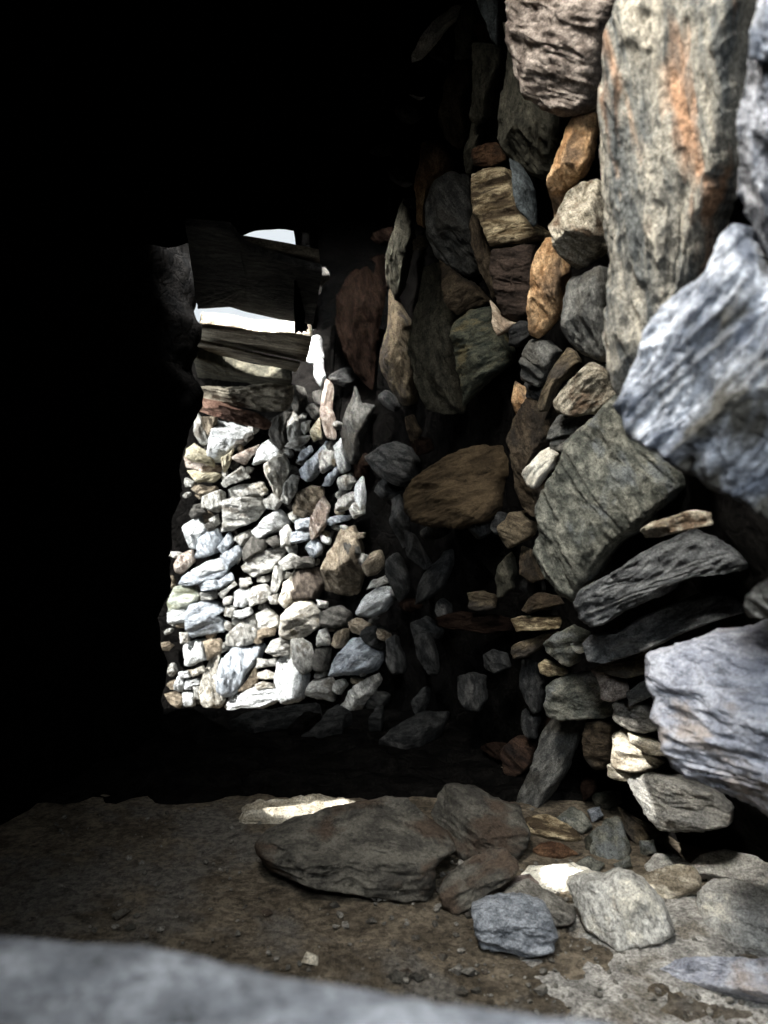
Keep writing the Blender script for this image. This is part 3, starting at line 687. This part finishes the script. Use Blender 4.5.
# low step of dark stones under the sunlit wall
TS = """
long dark flat step slab right under the sunlit wall's base|228,721 262,711 300,701 320,700 322,711 296,722 254,729|2.36
dark narrow stone on the step below the flat step slab's right half|286,726 304,712 322,711 302,727|2.3
dark layered stone on the step beneath the boxy grey one|300,730 326,716 346,712 342,724 318,734|2.28
small dark stone on the step at the slender slanting one's foot|322,712 338,704 352,709 338,717|2.36
little upright grey shard standing on the dark step|368,717 376,706 384,703 381,718|2.3
wide dim sloping slab on the step at its right end|378,734 420,712 452,702 444,720 402,742|2.2
long black flat stone in the step's middle|190,738 240,730 300,736 298,748 230,752 192,750|2.2
black flat stone at the step's left end|160,712 200,712 230,722 226,734 180,736 158,728|2.3
long black stone low in the step toward the right wall|304,742 360,734 402,744 396,758 330,762|2.15
thin black slab at the step's lowest course|170,758 240,756 320,764 318,776 230,780 172,776|2.05
dim brownish slab at the step's lower right|330,768 400,762 456,770 450,786 380,790 332,784|2.0
"""
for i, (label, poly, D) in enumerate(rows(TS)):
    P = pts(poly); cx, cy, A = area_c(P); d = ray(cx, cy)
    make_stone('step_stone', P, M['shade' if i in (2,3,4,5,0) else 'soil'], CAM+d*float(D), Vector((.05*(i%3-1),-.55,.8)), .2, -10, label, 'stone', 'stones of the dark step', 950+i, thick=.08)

# big block in the foreground that the view looks over
P = pts('-160,926 0,938 60,943 130,954 200,965 260,974 330,986 400,1002 460,1012 520,1020 600,1030 700,1060 700,1200 -160,1200')
def sill_block():
    top = []
    Z = .485
    for px, py in P[:12]:
        d = ray(px, py); t = (Z-CAMZ)/d.z; top.append(CAM+d*t)
    bm = bmesh.new(); cols = []
    n = 60; m = 34
    # smooth front edge curve sampled along x
    def edge_y(x):
        for a, b in zip(top, top[1:]):
            if a.x <= x <= b.x: return a.y+(b.y-a.y)*(x-a.x)/(b.x-a.x)
        return top[0].y if x < top[0].x else top[-1].y
    x0, x1 = -.36, .30
    prof = []
    for i in range(n+1):
        x = x0+(x1-x0)*i/n; ye = edge_y(x); col = []
        for j in range(m+1):
            s = j/m
            if s < .55:     # top
                f = s/.55; y = .06+(ye-.06)*f; z = Z-.012*(1-f)
            elif s < .65:
                f = (s-.55)/.1; a = f*math.pi/2; y = ye+.012*math.sin(a); z = Z-.012*(1-math.cos(a))
            else:
                f = (s-.65)/.35; y = ye+.012+.03*f; z = Z-.012-(Z-.01)*f
            v = noise.fractal(Vector((x,y,z))*14, .8, 2.1, 5)*.004
            col.append(bm.verts.new((x, y+v*.5, z+v)))
        prof.append(col)
    back = [bm.verts.new((x0+(x1-x0)*i/n, .06, 0)) for i in range(n+1)]
    for i in range(n):
        for j in range(m): bm.faces.new((prof[i][j], prof[i+1][j], prof[i+1][j+1], prof[i][j+1]))
        bm.faces.new((prof[i][0], back[i], back[i+1], prof[i+1][0]))
        bm.faces.new((prof[i][m], prof[i+1][m], back[i+1], back[i]))
    bm.faces.new([back[0]]+prof[0]); bm.faces.new([back[-1]]+prof[-1][::-1])
    bmesh.ops.recalc_face_normals(bm, faces=bm.faces)
    o = mesh_obj('sill_stone', bm, M['sill'])
    o['label'] = 'blurred blue-grey block filling the bottom edge of the foreground'; o['category'] = 'stone'
sill_block()

# ------------------------------------------------------------------ roof slabs over the far end
LS = """
LA|.665|.022|lintel|brown roof slab catching light along its top edge, highest of the far slabs|236,243 262,247 284,251 319,258 320,268 300,266 270,258 246,250
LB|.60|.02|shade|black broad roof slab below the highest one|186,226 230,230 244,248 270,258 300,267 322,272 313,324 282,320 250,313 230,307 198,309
LC|.59|.04|lintel|roof slab with a long bright rough edge, left end against the shadow|201,324 232,327 255,332 285,333 312,337 306,362 270,354 230,346 198,340
LD|.57|.01|lintel|thin brown roof slab between two bright rough edges|194,341 232,349 270,358 300,364 296,372 262,364 222,356 192,350
LE|.54|.045|olivedk|roof slab whose sloping bright edge runs down to the right|193,356 213,363 236,371 262,377 292,380 291,386 250,386 200,386
"""
for i, (k, zz, th, mat, label, poly) in enumerate(rows(LS)):
    P = pts(poly); roll = -.16; z0 = CAMZ+float(zz)
    cx, cy, A = area_c(P)
    n = Vector((-roll, 0, 1)).normalized()
    d0 = ray(250, cy); p0 = CAM + d0*(float(zz)/d0.z)
    def on(px, py):
        d = ray(px, py); t = (p0-CAM).dot(n)/d.dot(n); return CAM+d*t
    Q = [on(*p) for p in P]
    # widen sideways into the walls
    bm = bmesh.new(); fine = []
    for a, b in zip(Q, Q[1:]+Q[:1]):
        L_ = (b-a).length; m = max(2, int(L_/.012))
        for s in range(m): fine.append(a.lerp(b, s/m))
    c = sum(fine, Vector())/len(fine)
    T = float(th)
    layers = []
    for f, s in ((0,1.0),(.12,1.008),(.5,1.0),(.88,.995),(1,.98)):
        ring = []
        for p in fine:
            v = noise.fractal(Vector((p.x*12,p.y*12,f*T*20+i*7)), .8, 2.1, 4)*.009
            q = c+(p-c)*s; q = q+Vector((0,v,f*T + v*.4)); ring.append(bm.verts.new(q))
        layers.append(ring)
    K = len(fine)
    for A_, B_ in zip(layers, layers[1:]):
        for j in range(K): bm.faces.new((A_[j], A_[(j+1)%K], B_[(j+1)%K], B_[j]))
    for ring, sg in ((layers[0],1),(layers[-1],-1)):
        prev = ring
        for s in (.7,.4):
            new = []
            for v0 in ring:
                cc = c+Vector((0,0,0 if sg > 0 else T)); q = cc+(v0.co-cc)*s
                q.z += noise.fractal(Vector((q.x*6,q.y*30,i*9)), .8, 2.1, 4)*.006; new.append(bm.verts.new(q))
            for j in range(K): bm.faces.new((prev[j], new[j], new[(j+1)%K], prev[(j+1)%K]))
            prev = new
        cv = bm.verts.new(c+Vector((0,0,0 if sg > 0 else T)))
        for j in range(K): bm.faces.new((prev[j], cv, prev[(j+1)%K]))
    bmesh.ops.recalc_face_normals(bm, faces=bm.faces)
    bmesh.ops.translate(bm, verts=bm.verts, vec=-c)
    o = mesh_obj('roof_slab', bm, M[mat], c); o['label'] = label; o['category'] = 'stone slab'; o['group'] = 'roof slabs over the far end'
# last two lintels stand closest to the sunlit wall
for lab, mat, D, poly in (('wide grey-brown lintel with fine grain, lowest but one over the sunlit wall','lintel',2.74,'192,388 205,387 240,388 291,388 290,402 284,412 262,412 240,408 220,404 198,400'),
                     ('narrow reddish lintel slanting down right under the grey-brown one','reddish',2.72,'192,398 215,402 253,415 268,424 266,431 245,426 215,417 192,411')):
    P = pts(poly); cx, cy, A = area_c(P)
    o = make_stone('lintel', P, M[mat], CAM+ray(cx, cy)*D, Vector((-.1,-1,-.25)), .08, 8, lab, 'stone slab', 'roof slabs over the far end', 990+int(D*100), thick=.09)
P = pts('307,276 313,268 322,264 324,270 314,278 312,290')
make_stone('rubble_stone', P, M['fardk'], CAM+ray(315,278)*2.2, Vector((-.6,-.7,.4)), .25, 60, 'small stone with a thin bright rim right of the black roof slab', 'stone', None, 1200)

def grit():
    rnd = random.Random(5); bm = bmesh.new()
    for k in range(1500):
        if k < 900: x = rnd.uniform(.0,.75); y = rnd.uniform(1.0,1.5)-.15*x
        else: x = rnd.uniform(-.75,.4); y = rnd.uniform(1.0,1.75)
        if k < 900 and rnd.random() > .25+x*1.6: continue
        r = .0015+.0045*rnd.random()**3 + (.004 if rnd.random() < .03 else 0)
        m = Matrix.Translation((x,y,r*.3))@Matrix.Rotation(rnd.uniform(0,3),4,'Z')@Matrix.Rotation(rnd.uniform(-.5,.5),4,'X')@Matrix.Diagonal((r*rnd.uniform(.8,1.6),r,r*rnd.uniform(.5,.9),1))
        g = bmesh.ops.create_icosphere(bm, subdivisions=1, radius=1, matrix=m)
        for v in g['verts']: v.co += Vector((rnd.uniform(-1,1),rnd.uniform(-1,1),rnd.uniform(-1,1)))*r*.22
    o = mesh_obj('grit', bm, M['greywarm'], smooth=False); o['kind'] = 'stuff'; o['label'] = 'fine grit scattered over the dirt floor'; o['category'] = 'gravel'
grit()
# ------------------------------------------------------------------ the shell
def structure(o): o['kind'] = 'structure'; return o
def sheet(name, rowsv, mat, amp=.02, fr=6, sub=1, smooth=True):
    bm = bmesh.new(); g = []
    for r in rowsv:
        g.append([bm.verts.new(Vector(v)+Vector((noise.fractal(Vector(v)*fr,.8,2.1,4), noise.fractal(Vector(v)*fr+Vector((9,9,9)),.8,2.1,4), noise.fractal(Vector(v)*fr+Vector((3,7,1)),.8,2.1,4)))*amp) for v in r])
    for a, b in zip(g, g[1:]):
        for j in range(len(a)-1): bm.faces.new((a[j], a[j+1], b[j+1], b[j]))
    bmesh.ops.recalc_face_normals(bm, faces=bm.faces)
    return structure(mesh_obj(name, bm, mat, smooth=smooth))
# earth core behind the right-hand and far stones
core = []
ys = [(-.9+ .06*i) for i in range(0, 62)] 
path = []
for a, b in zip(PLAN, PLAN[1:]):
    m = max(1, int(math.dist(a, b)/.05))
    for s in range(m): path.append((a[0]+(b[0]-a[0])*s/m, a[1]+(b[1]-a[1])*s/m))
path = [(.52,-1.0),(.52,-.6),(.5,-.2),(.49,.1)]+path+[(-2.6,3.3)]
for k, (x, y) in enumerate(path):
    a = path[max(0,k-1)]; b = path[min(len(path)-1,k+1)]
    t = Vector((b[0]-a[0], b[1]-a[1], 0)).normalized(); no = Vector((t.y, -t.x, 0))
    row = []
    top = 2.2 if y < 2.92 else 1.45
    for j in range(41):
        z = -.05+(top+.05)*j/40
        dx = WX(y, z)-WX(y, CAMZ)
        q = Vector((x, y, z if j else -.35)) + no*(.11) + Vector((dx, 0, 0)); row.append(q)
    core.append(row)
sheet('wall_right', core, M['soil'], amp=.03, fr=9)
# floor
fl = []
for i in range(150):
    y = -1.0 + (4.6)*i/149
    fl.append([])
    for j in range(120):
        x = -2.6+3.9*j/119
        z = noise.fractal(Vector((x,y,0))*2.2, .8, 2.1, 5)*.006 - .004 - (.2 if y > 2.57 else .06 if y > 1.9 and x > -1 and x < .3 else 0)
        fl[-1].append((x, y, z))
sheet('floor', fl, M['dirt'], amp=.002, fr=20)
pg = []
for i in range(70):
    pg.append([]); 
    for j in range(90):
        x = .02+1.1*j/89; y = .72+.75*i/69
        y += .10*noise.noise(Vector((x*5,3,1)))
        e = min(j/30, (89-j)/8, i/8, (69-i)/14, 1.0)
        pg[-1].append((x, y, -.016+.018*e+noise.fractal(Vector((x,y,0))*9,.8,2.1,5)*.008))
sheet('floor.001', pg, M['grit'], amp=.002, fr=30)
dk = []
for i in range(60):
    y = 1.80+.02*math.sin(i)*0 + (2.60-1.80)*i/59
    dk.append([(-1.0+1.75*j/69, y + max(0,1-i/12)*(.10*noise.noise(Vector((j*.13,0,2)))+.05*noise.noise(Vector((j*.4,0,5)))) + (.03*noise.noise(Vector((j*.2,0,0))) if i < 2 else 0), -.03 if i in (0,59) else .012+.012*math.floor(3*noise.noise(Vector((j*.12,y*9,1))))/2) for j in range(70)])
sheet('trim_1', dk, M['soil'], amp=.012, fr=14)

SUN = Vector((.60,.45,-.66)).normalized()
# left-hand wall: beside the camera (three gaps let sunbeams through), then the dark pier
XL = -1.0
def back(p): t = (p.x-XL)/SUN.x; q = p-SUN*t; return (q.y, q.z)
holes = []
g1 = [back(floor_pt(*q, .03)) for q in pts('247,803 290,800 345,798 378,801 377,813 330,813 250,811')]
g2 = [back(floor_pt(*q, .03)) for q in pts('522,864 560,862 606,872 650,880 640,892 590,884 545,886 520,878')]
g3 = [back(CAM+ray(q[0], q[1])*q[2]) for q in pts('606,726,1.50 634,738,1.46 664,756,1.45 644,776,1.46 668,838,1.39 640,824,1.43 614,796,1.48 602,772,1.52')]
g4 = [back(hit_wall(*q)) for q in pts('568,642 588,640 589,652 572,652')]
holes = [g1, g2, g3, g4]
def gapped_wall():
    outer = [(-1.0,-.05),(1.5,-.05),(1.5,2.6),(-1.0,2.6)]
    polys = [[Vector((XL,y,z)) for y,z in outer]]+[[Vector((XL,y,z)) for y,z in h] for h in holes]
    tris = tessellate_polygon(polys)
    flat = [v for p in polys for v in p]
    bm = bmesh.new(); vs = [bm.verts.new(v) for v in flat]
    for t in tris:
        try: bm.faces.new([vs[i] for i in t])
        except ValueError: pass
    bmesh.ops.recalc_face_normals(bm, faces=bm.faces)
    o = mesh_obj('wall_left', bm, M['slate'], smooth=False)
    md = o.modifiers.new('thick', 'SOLIDIFY'); md.thickness = .03
    structure(o)
print('holes', holes)
gapped_wall()
# dark pier of the left side, built up of real courses of slate
def pier():
    line = [(-1.02,1.42),(-.97,1.5),(-.88,1.6),(-.83,1.8),(-.76,2.1),(-.70,2.36),(-.74,2.46),(-1.0,2.5)]
    fine = []
    for a, b in zip(line, line[1:]):
        m = max(1, int(math.dist(a,b)/.03))
        for s in range(m): fine.append((a[0]+(b[0]-a[0])*s/m, a[1]+(b[1]-a[1])*s/m))
    fine.append(line[-1]); rws = []
    SIL = [(0,.0),(.05,.0),(.35,.0),(.55,.02),(.75,.04),(.9,.07),(1.0,.105),(1.1,.125),(1.15,.09),(1.22,.105),(1.3,.11),(1.5,.10),(2.1,.1)]
    for (x, y) in fine:
        r = []
        for j in range(110):
            z = -.05+2.3*j/109
            dx = lerp(SIL, z, 0, 1)
            if y < 2.0: dx *= max(0, (y-1.5)/.5)
            course = .02*math.floor(3*noise.noise(Vector((x*3, y*4, z*9))))/3
            r.append((x+dx*1.0+course, y, z))
        rws.append(r)
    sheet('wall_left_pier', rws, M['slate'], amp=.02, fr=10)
pier()
bpy.data.objects['wall_left_pier'].name = 'wall_left.001'
# ceiling over the near part, and the drop where the roof slabs begin
def ceil_part(x0, x1, y0, y1):
    return [[(x0+(x1-x0)*j/59, y0+(y1-y0)*i/59, 1.98 + .03*math.floor(3*noise.noise(Vector((0,(y0+(y1-y0)*i/59)*3,5))))) for j in range(60)] for i in range(60)]
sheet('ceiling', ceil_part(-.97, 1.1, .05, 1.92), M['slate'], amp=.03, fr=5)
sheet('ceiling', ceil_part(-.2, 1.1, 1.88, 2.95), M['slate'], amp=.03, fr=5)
sd_ = []
pl = [(-.215,1.84),(-.235,2.1),(-.25,2.4),(-.265,2.7),(-.27,2.9),(-.25,2.8),(.05,2.75)]
for a, b in zip(pl, pl[1:]):
    for q in range(10): sd_.append([(a[0]+(b[0]-a[0])*q/10, a[1]+(b[1]-a[1])*q/10, (lambda z0: z0+(2.15-z0)*j/30)(.7+.246*(a[1]+(b[1]-a[1])*q/10))) for j in range(31)])
sheet('ceiling', sd_, M['slate'], amp=.02, fr=8)
bh = []
for i in range(50):
    x = -1.05+.92*i/49
    bh.append([])
    for j in range(50):
        f = j/49; px_low = 240+10*max(0,(x+.6)/.4)
        lo = 1.372+.035*max(0,min(1,(x+.42)/.1)); z = 2.05+(lo-2.05)*f
        bh[-1].append((x, 1.80+.06*f, z))
sheet('ceiling_drop', bh, M['slate'], amp=.015, fr=8)
bpy.data.objects['ceiling_drop'].name = 'ceiling.005'
bm = bmesh.new(); bmesh.ops.create_cube(bm, size=1, matrix=Matrix.Translation((-.43,.56,1.75))@Matrix.Diagonal((.26,.10,.52,1)))
bmesh.ops.subdivide_edges(bm, edges=bm.edges, cuts=20, use_grid_fill=True)
for v in bm.verts: v.co += Vector((noise.noise(v.co*7),noise.noise(v.co*7+Vector((5,5,5))),noise.noise(v.co*7+Vector((1,8,5)))))*.03
structure(mesh_obj('trim_2', bm, M['slate']))
sheet('wall_back', [[(-1.1,-1.0,-.05),(-1.1,-1.0,2.6)],[(.6,-1.0,-.05),(.6,-1.0,2.6)]], M['slate'], amp=0)

# ------------------------------------------------------------------ light
w = bpy.data.worlds.new('world'); scn.world = w; w.use_nodes = True
bg = w.node_tree.nodes['Background']; bg.inputs[0].default_value = (.88,.95,1,1); bg.inputs[1].default_value = .9
sd = bpy.data.lights.new('sun', 'SUN'); sd.energy = 11.5; sd.angle = math.radians(.3); sd.color = (1,.99,.965)
so = bpy.data.objects.new('sun', sd); link(so); so.rotation_euler = SUN.to_track_quat('-Z','Y').to_euler(); so.location = (-3,-2,4)
def area(name, loc, aim, sx, sy, power, colr, spread=180):
    d = bpy.data.lights.new(name, 'AREA'); d.shape = 'RECTANGLE'; d.size = sx; d.size_y = sy; d.energy = power; d.color = colr; d.spread = math.radians(spread)
    o = bpy.data.objects.new(name, d); link(o); o.location = loc
    o.rotation_euler = (Vector(aim)-Vector(loc)).to_track_quat('-Z','Y').to_euler(); return o
area('entrance_daylight', (-.30,.42,1.88), (.55,1.15,.7), .45, .3, 24, (1,.975,.92), 86)
area('mouth_daylight', (.12,-.18,1.22), (.45,.75,.6), .35, .3, 5.2, (.86,.93,1), 90)
area('doorway_daylight', (-1.5,2.60,1.1), (-.2,2.95,.6), .4, .8, 7.5, (.92,.96,1), 120)
area('roof_gap_daylight', (-.44,2.02,1.75), (-.40,2.6,1.30), .55, .14, 48, (1,.99,.97), 75)
